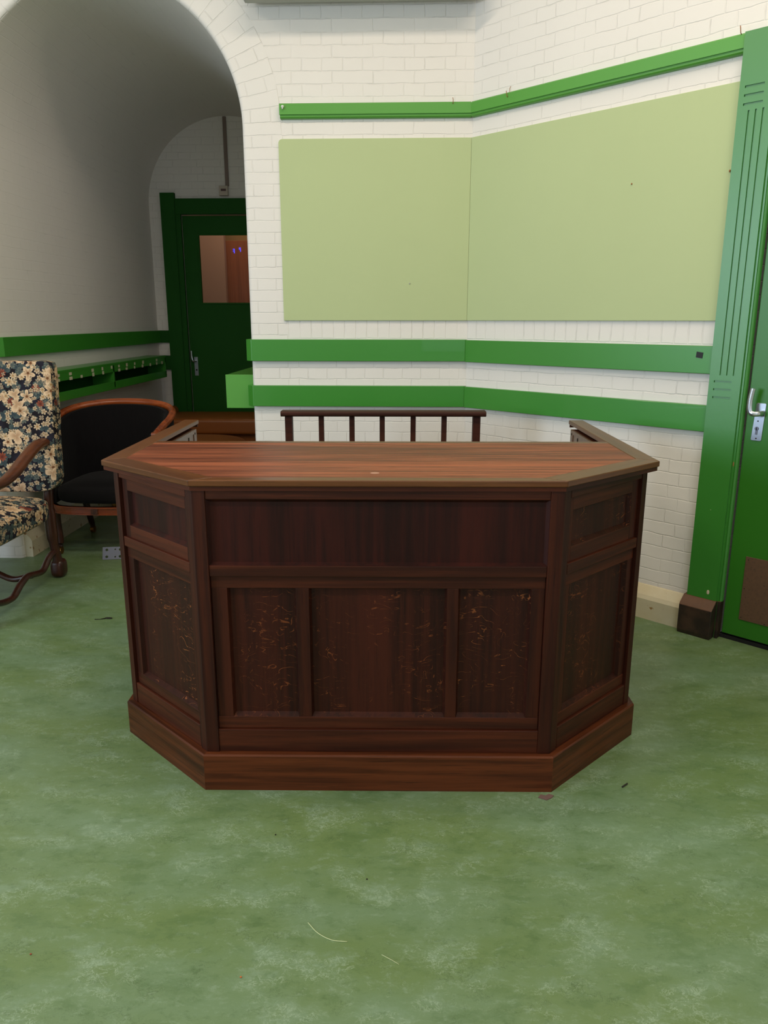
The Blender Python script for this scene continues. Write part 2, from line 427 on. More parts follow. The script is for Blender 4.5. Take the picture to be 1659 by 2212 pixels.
# front wall behind the camera with two tall windows
def front_wall():
    mb = MB(); y0, y1 = -3.25, -3.1
    wins = [(.1, 2.1)]
    xs = -5.2
    for a, b in wins:
        mb.box(xs, a, y0, y1, 0, ZC); mb.box(a, b, y0, y1, 0, .95); mb.box(a, b, y0, y1, 3.25, ZC); xs = b
    mb.box(xs, WE.x+.1, y0, y1, 0, ZC)
    struct(mb.build('wall_front', M['brick']))
    for i, (a, b) in enumerate(wins):
        f = MB(); t = .06
        f.box(a, a+t, y0, y1-.02, .95, 3.25); f.box(b-t, b, y0, y1-.02, .95, 3.25)
        f.box(a+t, b-t, y0, y1-.02, .95, .95+t); f.box(a+t, b-t, y0, y1-.02, 3.25-t, 3.25); f.box((a+b)/2-.03, (a+b)/2+.03, y0, y1-.02, .95+t, 3.25-t)
        w = struct(f.build('window_%d' % (i+2), M['green']))
        g = MB(); g.box(a+t, b-t, y0+.03, y0+.036, .95+t, 3.25-t); g.build('pane', M['glass'], w)
front_wall()
mb = MB(); mb.box(WE.x, WE.x+.12, -3.2, WE.y+.1, 0, ZC); struct(mb.build('wall_right', M['brick']))

# back wall with the arch opening (ring of voussoirs is built apart)
RW = .22
def back_wall():
    bm = bmesh.new()
    r = AR+RW
    xs = [-5.2, -4.2, -3.4] + [AC - r*math.cos(PI*i/40) for i in range(41)] + [-.4, 0.0, XC]
    top = []
    def zb(x):
        d = r*r-(x-AC)**2
        return AZ + math.sqrt(max(d, 0)) if abs(x-AC) <= r+1e-6 else None
    for a, b in zip(xs, xs[1:]):
        inside = a >= AC-r-1e-6 and b <= AC+r+1e-6
        za, zbb = (zb(a), zb(b)) if inside else (0, 0)
        vs = [bm.verts.new(p) for p in ((a, YB, za), (b, YB, zbb), (b, YB, ZC), (a, YB, ZC))]
        bm.faces.new(vs)
    bmesh.ops.remove_doubles(bm, verts=bm.verts[:], dist=1e-5)
    # thickness returns beyond the corner
    me = bpy.data.meshes.new('wall_back'); bm.to_mesh(me); bm.free(); me.materials.append(M['brick'])
    o = bpy.data.objects.new('wall_back', me); COL.objects.link(o); struct(o)
back_wall()

def sweep_uv(name, path, prof, mat, close=False):
    """path: list of (x, z, nx, nz, t) ; prof: list of (radial offset, y, u)."""
    bm = bmesh.new(); L = bm.loops.layers.uv.new('UVMap')
    rows = [[bm.verts.new((x+nx*ro, y, z+nz*ro)) for (ro, y, u) in prof] for (x, z, nx, nz, t) in path]
    for i in range(len(path)-1):
        for j in range(len(prof)-1):
            f = bm.faces.new([rows[i][j], rows[i+1][j], rows[i+1][j+1], rows[i][j+1]]); f.smooth = True
            uvs = [(prof[j][2], path[i][4]), (prof[j][2], path[i+1][4]), (prof[j+1][2], path[i+1][4]), (prof[j+1][2], path[i][4])]
            for lp, q in zip(f.loops, uvs): lp[L].uv = q
    me = bpy.data.meshes.new(name); bm.to_mesh(me); bm.free(); me.materials.append(mat)
    o = bpy.data.objects.new(name, me); COL.objects.link(o); return struct(o)
def upath(n=64, lo=0.0):
    P = []
    for i in range(9): z = AZ*i/8; P.append((XR, z, 1, 0, z))
    for i in range(1, n): a = PI*i/n; P.append((AC+AR*math.cos(a), AZ+AR*math.sin(a), math.cos(a), math.sin(a), AZ+AR*a))
    for i in range(9): z = AZ*(8-i)/8; P.append((XL, z, -1, 0, 2*AZ+AR*PI-z))
    return P
up = upath()
F = .028
fil = [(F*(1-math.cos(a)), YB+F*(1-math.sin(a)), .0) for a in [PI/2*k/6 for k in range(7)]]
prof = [(RW, YB, .222)] + [(F*(1-math.sin(PI/2*k/6)) , YB+F*(1-math.cos(PI/2*k/6)), 0) for k in range(7)] + [(0, YB+.04, 0)]
acc = 0; q = []
for i, p in enumerate(prof):
    if i: acc += math.hypot(p[0]-prof[i-1][0], p[1]-prof[i-1][1])
    q.append((p[0], p[1], acc))
sweep_uv('trim_1', up, q, M['brick_ring'])
# passage: side walls and barrel vault share one lining, split at the springing
ys = [(0, YB+.04, .02), (0, 5.3, .73), (0, 6.2, 1.63), (0, 6.9, 2.33), (0, YE, 2.93)]
sweep_uv('wall_passage_right', up[:9], ys, M['brick_uv'])
sweep_uv('ceiling_vault', up[8:-8], ys, M['brick_uv'])
sweep_uv('wall_passage_left', up[-9:], ys, M['brick_uv'])

# passage end wall around its door opening (door x -2.17..-1.25, z 0..2.43)
DX0, DX1, DZ = -2.17, -1.25, 2.43
mb = MB(); mb.box(-2.75, DX0, YE, YE+.12, 0, 3.6); mb.box(DX1, -.6, YE, YE+.12, 0, 3.6); mb.box(DX0, DX1, YE, YE+.12, DZ, 3.6)
struct(mb.build('wall_end', M['brick']))

# slanted wall (local object frame so the brick courses run along it)
def wall_obj(name, boxes, mat):
    mb = MB()
    for b in boxes: mb.box(*b)
    o = mb.build(name, mat)
    o.location = O2; o.rotation_euler = (0, 0, math.atan2(D.y, D.x))
    return struct(o)
# local x = s, local -y?  rotation maps +x to D; +y local = rotated 90deg ccw of D
SD0, SD1, DTOP = 1.600, 2.52, 2.43
side = Vector((-D.y, D.x, 0)).dot(N)      # +1 when local +y points into the room
sg = 1 if side > 0 else -1
wall_obj('wall_slanted', [(0, SD0, 0, -sg*.15, 0, ZC), (SD1, SLEN, 0, -sg*.15, 0, ZC), (SD0, SD1, 0, -sg*.15, DTOP, ZC)], M['brick'])
# dark lobby behind the slanted wall's door
mb = MB(TW); mb.box(SD0-.1, SD1+.1, -.32, -.30, 0, 2.6); struct(mb.build('wall_lobby', M['hole']))

# skirting
def skirt(T, s0, s1, name):
    mb = MB(T); mb.prism([(0,0), (.048,0), (.050,.105), (.040,.125), (.006,.165), (0,.168)], s0, s1, axis='x'); return struct(mb.build(name, M['skirt']))
# prism axis 'x' : (h, a, b) -> (s, protrusion, z)
skirt(TW, .02, 1.44, 'baseboard_right')
skirt(lambda p: Vector((p.x, YB-p.y, p.z)), -.93, .30, 'baseboard_back')
skirt(lambda p: Vector((XL+p.y, p.x, p.z)), 4.58, YE, 'baseboard_passage_left')
skirt(lambda p: Vector((XR-p.y, p.x, p.z)), 4.58, YE, 'baseboard_passage_right')

# ------------------------------------------------------------------ green bands, rail, boards
tn = [1]
def trim(mb, mat=None):
    tn[0] += 1
    return struct(mb.build('trim_%d' % tn[0], mat or M['green']))
def xj(p):  # x of the inner corner joint at protrusion p
    t = (p + N.y*p)/(-D.y)
    return XC + N.x*p + D.x*t, t
def band_back(z0, z1, p=.03):
    x, t = xj(p)
    mb = MB(); mb.prism([(XR+.0, YE-.02), (XR-p, YE-.02), (XR-p, YB+.012), (XR+.006, YB-p), (x, YB-p), (XC, YB+.0), (XR+.028, YB+.0), (XR, YB+.028)], z0, z1, .0025); trim(mb)
def band_slant(z0, z1, p=.03, s1=1.446):
    x, t = xj(p)
    mb = MB(TW); mb.prism([(0, 0), (t, p), (s1, p), (s1, 0)], z0, z1, .0025); trim(mb)
band_back(1.243, 1.367); band_slant(1.240, 1.364)
band_back(.978, 1.100); band_slant(.976, 1.097)
for z0, z1 in ((1.262, 1.377),):
    mb = MB(); mb.prism([(XL, YE-.03), (XL, YB+.028), (XL-.028, YB), (XL-.4, YB), (XL-.4, YB-.03), (XL-.006, YB-.03), (XL+.03, YB+.012), (XL+.03, YE-.03)], z0, z1, .002); trim(mb, M['green'])
for z0, z1 in ((1.262, 1.377), (1.004, 1.138)):
    mb = MB(); mb.box(XL+.0, -2.35, YE-.03, YE, z0, z1, .002); trim(mb, M['green_dark'])
# picture rail: board with a lipped lower moulding
def rail(T, s0, s1, j0):
    mb = MB(T)
    mb.prism([(0,2.562), (.034,2.562), (.034,2.612), (.028,2.618), (0,2.618)], s0 if not j0 else j0, s1, axis='x')
    mb.prism([(0,2.543), (.020,2.545), (.026,2.551), (.026,2.5625), (0,2.5625)], s0 if not j0 else j0*.6, s1, axis='x')
    return mb
x, t = xj(.034)
mb = MB(lambda p: Vector((p.x, YB-p.y, p.z)))
mb.prism([(0,2.562), (.034,2.562), (.034,2.612), (.028,2.618), (0,2.618)], -.734, x, axis='x')
mb.prism([(0,2.543), (.020,2.545), (.026,2.551), (.026,2.5625), (0,2.5625)], -.732, xj(.026)[0], axis='x')
trim(mb, M['green_lit'])
mb = rail(TW, 0, 1.447, t); trim(mb, M['green_lit'])

def board(T, s0, s1, name, label, round_left):
    r = .02; z0, z1 = 1.474, 2.444
    if round_left: poly = arc(s0+r, z1-r, r, PI/2, PI, 6) + [(s0, z0), (s1, z0), (s1, z1)]
    else: poly = [(s0, z0), (s1, z0), (s1, z1), (s0, z1)]
    mb = MB(T); mb.prism(poly, .0005, .013, .0015, axis='y')
    o = mb.build(name, M['board']); return tag(o, label, 'board', 'pale green wall boards')
board(lambda p: Vector((p.x, YB-p.y, p.z)), -.747, xj(.013)[0], 'pin_board', 'smaller pale green board on the back wall, left of the wall corner', True)
b2 = board(TW, xj(.013)[1], 1.446, 'pin_board', 'larger pale green board on the slanted wall, beside the fluted door frame', False)

# small marks on the boards
def bit(name, T, c, size, m, label, cat, group=None, rot=0):
    mb = MB(T); mb.cushion(c, size, 2.5, n=3); return tag(mb.build(name, m, smooth=True), label, cat, group)
bit('screw_plug', TW, (1.429, .0165, 2.097), (.0035,.0035,.0055), M['rust'], 'small rusty screw at the right edge of the larger pale green board', 'screw')
bit('screw_plug', TW, (.976, .0155, 2.097), (.003,.0025,.004), M['rust'], 'tiny rusty screw in the middle of the larger pale green board', 'screw')
bit('screw_plug', lambda p: Vector((p.x, YB-p.y, p.z)), (-.017, .0155, 1.68), (.003,.0025,.004), M['lampbody'], 'tiny grey pin low on the smaller pale green board', 'screw')
# black tape on the band
mb = MB(TW); mb.prism([(1.368,1.312), (1.398,1.308), (1.400,1.334), (1.370,1.338)], .0302, .0322, axis='y')
tag(mb.build('tape_patch', M['black']), 'small black tape patch on the upper green band near the door frame', 'tape')
# white plug and nails on the rail
TB = lambda p: Vector((p.x, YB-p.y, p.z))
mb = MB(TB); mb.cushion((-.714, .040, 2.600), (.008,.008,.007), 2.5, n=4); mb.tube([(-.714,.03,2.600), (-.714,.048,2.588)], .004)
tag(mb.build('wall_plug', m_flat('white_plug', (214,214,206), .5), smooth=True), 'white plug at the left end of the green picture rail', 'plug')
for T, sx, z, lab in ((TB, .208, 2.612, 'thin nail on the picture rail just left of the wall corner'), (TW, .253, 2.600, 'bent hook on the picture rail just right of the wall corner'), (TW, 1.424, 2.622, 'thin nail on the picture rail beside the fluted door frame')):
    mb = MB(T); mb.tube([(sx, .030, z-.006), (sx+.001, .040, z-.004), (sx+.001, .046, z+.012), (sx-.001, .046, z+.022)], .0018, 8)
    tag(mb.build('nail', M['rust'], smooth=True), lab, 'nail', 'nails in the picture rail')
mb = MB(lambda p: TW(Vector((p.x, p.y, p.z)))); mb.tube([(.249,.004,2.652), (.243,.006,2.640), (.247,.01,2.628), (.253,.02,2.618)], .0012, 8)
tag(mb.build('nail', M['rust'], smooth=True), 'curly wire end on the wall above the bent hook of the picture rail', 'nail', 'nails in the picture rail')

# ------------------------------------------------------------------ fluted door frames
def fluted(T, s0, s1, z0, z1, p, grooves, depth=.006):
    """board with recessed grooves given as (s0,s1,z0,z1)."""
    ss = sorted({s0, s1} | {g[0] for g in grooves} | {g[1] for g in grooves})
    zs = sorted({z0, z1} | {g[2] for g in grooves} | {g[3] for g in grooves})
    bm = bmesh.new()
    def V(s, d, z): return bm.verts.new(T(Vector((s, d, z))))
    def lvl(i, j):
        if i < 0 or j < 0 or i >= len(ss)-1 or j >= len(zs)-1: return None
        cs, cz = (ss[i]+ss[i+1])/2, (zs[j]+zs[j+1])/2
        return p-depth if any(g[0] < cs < g[1] and g[2] < cz < g[3] for g in grooves) else p
    for i in range(len(ss)-1):
        for j in range(len(zs)-1):
            l = lvl(i, j)
            bm.faces.new([V(ss[i], l, zs[j]), V(ss[i+1], l, zs[j]), V(ss[i+1], l, zs[j+1]), V(ss[i], l, zs[j+1])])
            r = lvl(i+1, j); r = 0 if r is None else r
            if abs(r-l) > 1e-6: bm.faces.new([V(ss[i+1], l, zs[j]), V(ss[i+1], l, zs[j+1]), V(ss[i+1], r, zs[j+1]), V(ss[i+1], r, zs[j])])
            u = lvl(i, j+1); u = 0 if u is None else u
            if abs(u-l) > 1e-6: bm.faces.new([V(ss[i], l, zs[j+1]), V(ss[i+1], l, zs[j+1]), V(ss[i+1], u, zs[j+1]), V(ss[i], u, zs[j+1])])
            if i == 0: bm.faces.new([V(ss[0], 0, zs[j]), V(ss[0], l, zs[j]), V(ss[0], l, zs[j+1]), V(ss[0], 0, zs[j+1])])
            if j == 0: bm.faces.new([V(ss[i], 0, z0), V(ss[i+1], 0, z0), V(ss[i+1], l, z0), V(ss[i], l, z0)])
    bmesh.ops.remove_doubles(bm, verts=bm.verts[:], dist=1e-5)
    mb = MB(); mb.bm.free(); mb.bm = bm; return mb

def gset(s0):
    g = []
    for k in (.044, .073, .102): g.append((s0+k, s0+k+.0075, 1.238, 2.318))
    for z in (2.405, 2.372, 2.338, 1.205, 1.170, 1.134): g.append((s0+.022, s0+.100, z, z+.009))
    return g
# door_1: green door in the slanted wall
door = empty('door_1', TW(Vector((SD0, 0, 0)))); struct(door, 'green door with fluted frame in the slanted wall')
def child(mb, name, m, par, **k):
    o = mb.build(name, m, None, **k); o.parent = par; o.matrix_parent_inverse = Matrix.Translation(par.location).inverted(); return o
J0 = 1.445
child(fluted(TW, J0, J0+.140, .186, 2.617, .045, gset(J0)), 'door_frame', M['green_jamb'], door)
mb = MB(TW)
mb.box(J0+.140, J0+.150, .0, .036, .0, 2.45)
mb.prism([(J0+.148+.010*(1-math.cos(a))-.004, .018+.016*math.sin(a)) for a in [PI*k/10 for k in range(11)]], .186, 2.44)
child(mb, 'frame_bead', M['green_jamb'], door)
child(fluted(TW, SD1+.01, SD1+.150, .186, 2.617, .045, [(a+.0, b, c, d) for a, b, c, d in gset(SD1+.01)]), 'door_frame', M['green_jamb'], door)
mb = MB(TW); mb.box(J0+.14, SD1+.01, 0, .04, 2.435, 2.575, .003); child(mb, 'lintel', M['green_jamb'], door)
mb = MB(TW); mb.box(SD0+.014, SD1-.006, -.030, .010, .028, 2.43, .003); leaf = child(mb, 'door_leaf', M['green_door'], door)
mb = MB(TW); mb.box(SD0+.085, SD1-.07, .0102, .0135, .116, .424, .0008)
kp = child(mb, 'kick_plate', M['hardboard'], door); kp['label'] = 'brown hardboard kick plate'
for (a, z) in ((.095, .128), (.098, .41), (.20, .122), (.094, .27)):
    mb = MB(TW); mb.disc((SD0+a, .0135, z), .0025, .001, 'y', 8); child(mb, 'nail_head', M['crumb'], door)
mb = MB(TW); mb.box(SD0-.0, SD1, -.05, .006, .0, .018, .002); child(mb, 'threshold', M['hole'], door)
# lock plate with lever, keyhole and screws
TL = lambda p: TW(Vector((p.x, p.y, p.z)))
r = .004
mb = MB(TL); mb.prism([(1.643,.962), (1.647,.958), (1.684,.958), (1.688,.962), (1.692,1.120), (1.689,1.124), (1.655,1.124), (1.651,1.120)], .0102, .0135, .0008, axis='y')
lp = child(mb, 'lock_plate', M['steel'], door); lp['label'] = 'long steel lock plate with lever'
mb = MB(TL); mb.disc((1.664, .0135, 1.012), .0085, .003, 'y', 20); mb.box(1.6595, 1.6685, .0135, .0165, .985, 1.012, .001); child(mb, 'lock_cylinder', M['steel_dull'], door)
mb = MB(TL); mb.box(1.6628, 1.6652, .0166, .0172, 1.004, 1.018); child(mb, 'keyhole', M['hole'], door)
for z in (.968, 1.045): 
    mb = MB(TL); mb.disc((1.6655, .0135, z), .0032, .0012, 'y', 12); child(mb, 'screw', M['crumb'], door)
mb = MB(TL); mb.tube([(1.680,.012,1.083), (1.680,.030,1.083)], .011, 20); child(mb, 'lever_rose', M['steel'], door, smooth=True, auto=40)
path = bez([(1.684,.030,1.083), (1.676,.050,1.081), (1.658,.060,1.080), (1.6435,.060,1.088), (1.6385,.060,1.115), (1.640,.060,1.150), (1.6455,.060,1.190)], 6)
mb = MB(TL); mb.tube(path, [.0075]*len(path), 14, flat=1.55, up=(0,1,0)); child(mb, 'lever', M['lever'], door, smooth=True, auto=50)
# paint chips
for c, sz, m in (((J0+.099,.0453,.221), (.0065,.0006,.011), M['chip']), ((J0+.148,.034,.955), (.002,.002,.010), M['rust']), ((J0+.145,.035,.845), (.003,.002,.012), M['rust']), ((J0+.07,.0453,.62), (.0015,.0005,.0015), M['chip'])):
    mb = MB(TW); mb.cushion(c, sz, 2.4, n=3); child(mb, 'paint_chip', m, door, smooth=True)
# stone block under the jamb
mb = MB(TW)
mb.prism([(0,.0), (.086,.0), (.092,.02), (.092,.145), (.082,.156), (.048,.186), (0,.186)], J0-.014, J0+.143, axis='x', bev=.003)
blk = tag(mb.build('stone_block', M['stone']), 'dark brown stone block at the foot of the green door frame', 'stone block')
mb = MB(TW); mb.box(J0+.146, J0+.160, .0, .040, .0, .186, .001); tag(mb.build('frame_foot', M['stone']), 'narrow dark strip between the stone block and the green door', 'strip')

# door_2: dark green glazed door at the end of the passage
TE = lambda p: Vector((p.x, YE-p.y, p.z))
door2 = empty('door_2', (DX0, YE, 0)); struct(door2, 'dark green glazed door at the end of the passage')
child(fluted(TE, -2.348, -2.217, 0, 2.617, .05, []), 'door_frame', M['green_dark'], door2)
child(fluted(TE, -1.203, -1.072, 0, 2.617, .05, []), 'door_frame', M['green_dark'], door2)
mb = MB(TE); mb.box(-2.217, -1.203, 0, .04, 2.43, 2.568, .003); mb.box(-2.217, -2.170, 0, .035, 0, 2.43); mb.box(-1.25, -1.203, 0, .035, 0, 2.43); child(mb, 'lintel', M['green_dark'], door2)
gx0, gx1, gz0, gz1 = -2.02, -1.40, 1.632, 2.25
mb = MB(TE)
mb.box(-2.165, gx0, -.04, .0, .01, 2.42); mb.box(gx1, -1.255, -.04, .0, .01, 2.42); mb.box(gx0, gx1, -.04, 0, .01, gz0); mb.box(gx0, gx1, -.04, 0, gz1, 2.42)
child(mb, 'door_leaf', M['green_dark'], door2)
mb = MB(TE); mb.box(gx0, gx1, -.024, -.018, gz0, gz1); child(mb, 'glass_pane', M['glass'], door2)
mb = MB(TE)
for a, b, c, d in ((gx0-.012, gx0+.004, gz0-.012, gz1+.012), (gx1-.004, gx1+.012, gz0-.012, gz1+.012), (gx0, gx1, gz0-.012, gz0+.004), (gx0, gx1, gz1-.004, gz1+.012)): mb.box(a, b, -.002, .008, c, d, .002)
child(mb, 'glazing_bead', M['green_dark'], door2)
mb = MB(TE); mb.box(-2.130, -2.094, .0, .004, .945, 1.125, .001); child(mb, 'lock_plate', M['steel'], door2)
mb = MB(TE); mb.tube(bez([(-2.108,.004,1.085), (-2.116,.035,1.085), (-2.130,.05,1.09), (-2.138,.05,1.13), (-2.140,.05,1.185)], 6), .009, 12, up=(0,1,0)); child(mb, 'lever', M['lever'], door2, smooth=True, auto=50)
mb = MB(TE); mb.disc((-2.110,.004,1.0), .008, .003, 'y', 14); child(mb, 'lock_cylinder', M['crumb'], door2)

# lit room beyond the glazed door
mb = MB(); mb.box(-3.2, -3.1, YE+.13, 9.5, 0, 3.2); mb.box(-.3, -.2, YE+.13, 9.5, 0, 3.2); mb.box(-3.2, -.2, 9.45, 9.55, 0, 3.2); mb.box(-3.2, -.2, YE+.13, 9.55, 3.2, 3.3)
struct(mb.build('wall_far', M['beige_warm']))
mb = MB(); mb.box(-3.1, -2.09, 8.80, 8.88, 0, 3.2); struct(mb.build('wall_partition', M['beige']))
cab = empty('tall_cabinet', (-1.6, 9.15, 0)); tag(cab, 'brown cabinet with blue display lights seen through the passage door glass', 'cabinet')
mb = MB(); mb.box(-2.14, -1.2, 8.955, 9.4, 0, 2.335, .004); child(mb, 'body', M['brown_cab'], cab)
mb = MB(); mb.box(-2.14, -1.2, 8.90, 8.953, 0, 2.335, .004); child(mb, 'door', M['brown_cab'], cab)
def seg_digit(mb, x, z, w, h, on):
    t = .006
    S = {'a': (x, x+w, z+h-t, z+h), 'g': (x, x+w, z+h/2-t/2, z+h/2+t/2), 'd': (x, x+w, z, z+t), 'f': (x, x+t, z+h/2, z+h), 'b': (x+w-t, x+w, z+h/2, z+h), 'e': (x, x+t, z, z+h/2), 'c': (x+w-t, x+w, z, z+h/2)}
    for k in on: a, b, c, d = S[k]; mb.box(a, b, 8.894, 8.899, c, d)
mb = MB(); seg_digit(mb, -2.015, 2.20, .018, .045, 'abgc'); child(mb, 'display_light', M['led'], cab)
mb = MB(); seg_digit(mb, -1.945, 2.215, .018, .045, 'bcf'); child(mb, 'display_light', M['led'], cab)

# switch box and conduit over the passage door
sw = empty('switch_box', (-1.75, YE, 2.63)); tag(sw, 'small off-white switch box above the passage door', 'switch')
mb = MB(TE); mb.box(-1.792, -1.712, 0, .045, 2.590, 2.675, .004); child(mb, 'housing', M['plastic'], sw)
mb = MB(TE); mb.box(-1.775, -1.728, .0452, .048, 2.628, 2.648, .001); k = child(mb, 'indicator', M['redwin'], sw); k['label'] = 'dark red indicator window'
mb = MB(TE); mb.box(-1.738, -1.706, 0, .016, 2.675, 3.262, .003); tag(mb.build('conduit', M['conduit']), 'vertical cable conduit with painted-in brown-grey shadow above the switch box', 'conduit')

# ------------------------------------------------------------------ coat shelves in the passage
def shelf(sgn, xw, y0, y1, lab, stickers, divs):
    t = empty('wall_shelf', (xw, (y0+y1)/2, .957)); tag(t, lab, 'shelf', 'green wall shelves in the passage')
    T = lambda p: Vector((xw+sgn*p.x, p.y, p.z))
    mb = MB(T); mb.box(.0, .175, y0, y1, 1.138, 1.156, .002); child(mb, 'top_board', M['green'], t)
    mb = MB(T); mb.box(.157, .175, y0, y1, 1.088, 1.138, .001); child(mb, 'upper_fascia', M['green'], t)
    mb = MB(T); mb.box(.157, .175, y0, y1, .957, 1.016, .002); child(mb, 'lower_fascia', M['green'], t)
    mb = MB(T); mb.box(.0, .157, y0, y1, .957, .972, .001); child(mb, 'bottom_board', M['green'], t)
    mb = MB(T); mb.box(.0, .006, y0, y1, .972, 1.138); child(mb, 'back_board', M['green_dark'], t)
    for y in divs:
        mb = MB(T); mb.box(.006, .175, y-.01, y+.01, .972, 1.138, .001); child(mb, 'divider', M['green'], t)
    for (y, z) in stickers:
        w = random.uniform(.014, .024); h = random.uniform(.009, .014)
        mb = MB(T); mb.box(.1752, .1760, y-w, y+w, z-h, z+h); child(mb, 'sticker', M['sticker'], t)
    return t
def stk():
    rows = []
    up_ = [(126,812),(152,808),(200,799),(221,796),(241,793),(257,790),(274,787),(291,784),(309,781),(338,776)]
    ys_u = [4.919, 5.098, 5.465, 5.642, 5.821, 5.97, 6.14, 6.32, 6.52, 6.874]
    ys_l = [4.909, 5.10, 5.27, 5.47, 5.65, 5.97, 6.13, 6.31, 6.50, 6.70, 6.87, 7.02]
    return [(y, 1.126) for y in ys_u] + [(y, 1.096) for y in ys_l]
shelf(1, XL, 4.60, 7.14, 'long green shelf with two rows of cream stickers on the passage left wall', stk(), [4.62, 5.86, 7.12])
shelf(-1, XR, 4.62, 7.14, 'green shelf end sticking out past the arch edge on the passage right wall', [], [])
e = [o for o in bpy.data.objects if o.name.startswith('wall_shelf')][-1]
mb = MB(lambda p: Vector((XR-p.x, p.y, p.z))); mb.box(0.0, .176, 4.612, 4.624, .956, 1.157, .002); child(mb, 'end_board', M['green_lit'], e)

# ------------------------------------------------------------------ metal housing at the top of the picture
t = empty('metal_housing', (-.26, 4.4, 3.09)); tag(t, 'pale grey metal housing mounted high on the back wall above the picture rail', 'wall housing')
mb = MB(); mb.box(-.895, .338, 4.33, 4.50, 3.092, 3.30, .004); child(mb, 'casing', M['lampbody'], t)
mb = MB(); mb.box(-.88, .325, 4.345, 4.485, 3.087, 3.0915); child(mb, 'bottom_lid', M['lampbody'], t)
for x in (-.55, .05):
    mb = MB(); mb.box(x-.03, x+.03, 4.50, YB, 3.13, 3.25, .002); child(mb, 'bracket', M['lampbody'], t)

# ------------------------------------------------------------------ the oak desk
TH = math.radians(1.43)
desk = empty('reception_desk', (-.0975, 2.159, 0), TH)
tag(desk, 'dark panelled oak counter with splayed sides and reddish veneered top standing mid-floor', 'desk')
P = [Vector(p) for p in ((-.925,1.32,0), (-.925,.355,0), (-.56,0,0), (.56,0,0), (.925,.355,0), (.925,1.32,0))]
def offs(poly, d):
    """inward offset of the open outline (inward = left of travel)."""
    out = []
    for i, p in enumerate(poly):
        ns = []
        if i > 0: e_ = (p-poly[i-1]).normalized(); ns.append(Vector((-e_.y, e_.x, 0)))
        if i < len(poly)-1: e_ = (poly[i+1]-p).normalized(); ns.append(Vector((-e_.y, e_.x, 0)))
        if len(ns) == 1: out.append(p+ns[0]*d)
        else:
            n_ = (ns[0]+ns[1]); out.append(p + n_*(d/(n_.dot(ns[0]))))
    return out
def face_T(a, b):
    e_ = (b-a).normalized(); n_ = Vector((-e_.y, e_.x, 0))
    return (lambda p: a + e_*p.x + n_*p.y + Vector((0,0,p.z))), (b-a).length
def ring(poly, d0, d1, z0, z1, i, mb, bev=.0):
    A, B = offs(poly, d0), offs(poly, d1)
    mb.prism([tuple(A[i][:2]), tuple(A[i+1][:2]), tuple(B[i+1][:2]), tuple(B[i][:2])], z0, z1, bev)
for i in range(5):
    mb = MB(); ring(P, 0, .03, 0, .122, i, mb)
    A, B = offs(P, 0), offs(P, .004)
    # chamfered upper edge
    C_ = offs(P, .03)
    bm = mb.bm
    v = [bm.verts.new((*A[i][:2], .122)), bm.verts.new((*A[i+1][:2], .122)), bm.verts.new((*B[i+1][:2], .127)), bm.verts.new((*B[i][:2], .127)), bm.verts.new((*C_[i][:2], .127)), bm.verts.new((*C_[i+1][:2], .127))]
    bm.faces.new([v[0], v[1], v[2], v[3]]); bm.faces.new([v[3], v[2], v[5], v[4]])
    mb.build('plinth', M['oak_base%d' % i], desk)
B_ = offs(P, .020)
def sub_panel(mb, s0, s1, z0, z1, d0, d1, side=.006, bot=.010, top=.003):
    """sunk panel: chamfered margins from depth d0 down to d1."""
    bm = mb.bm
    o = [(s0, z0), (s1, z0), (s1, z1), (s0, z1)]; n_ = [(s0+side, z0+bot), (s1-side, z0+bot), (s1-side, z1-top), (s0+side, z1-top)]
    vo = [mb._v((a, d0, b)) for a, b in o]; vi = [mb._v((a, d1, b)) for a, b in n_]
    for k in range(4): bm.faces.new([vo[k], vo[(k+1) % 4], vi[(k+1) % 4], vi[k]])
    bm.faces.new(vi)
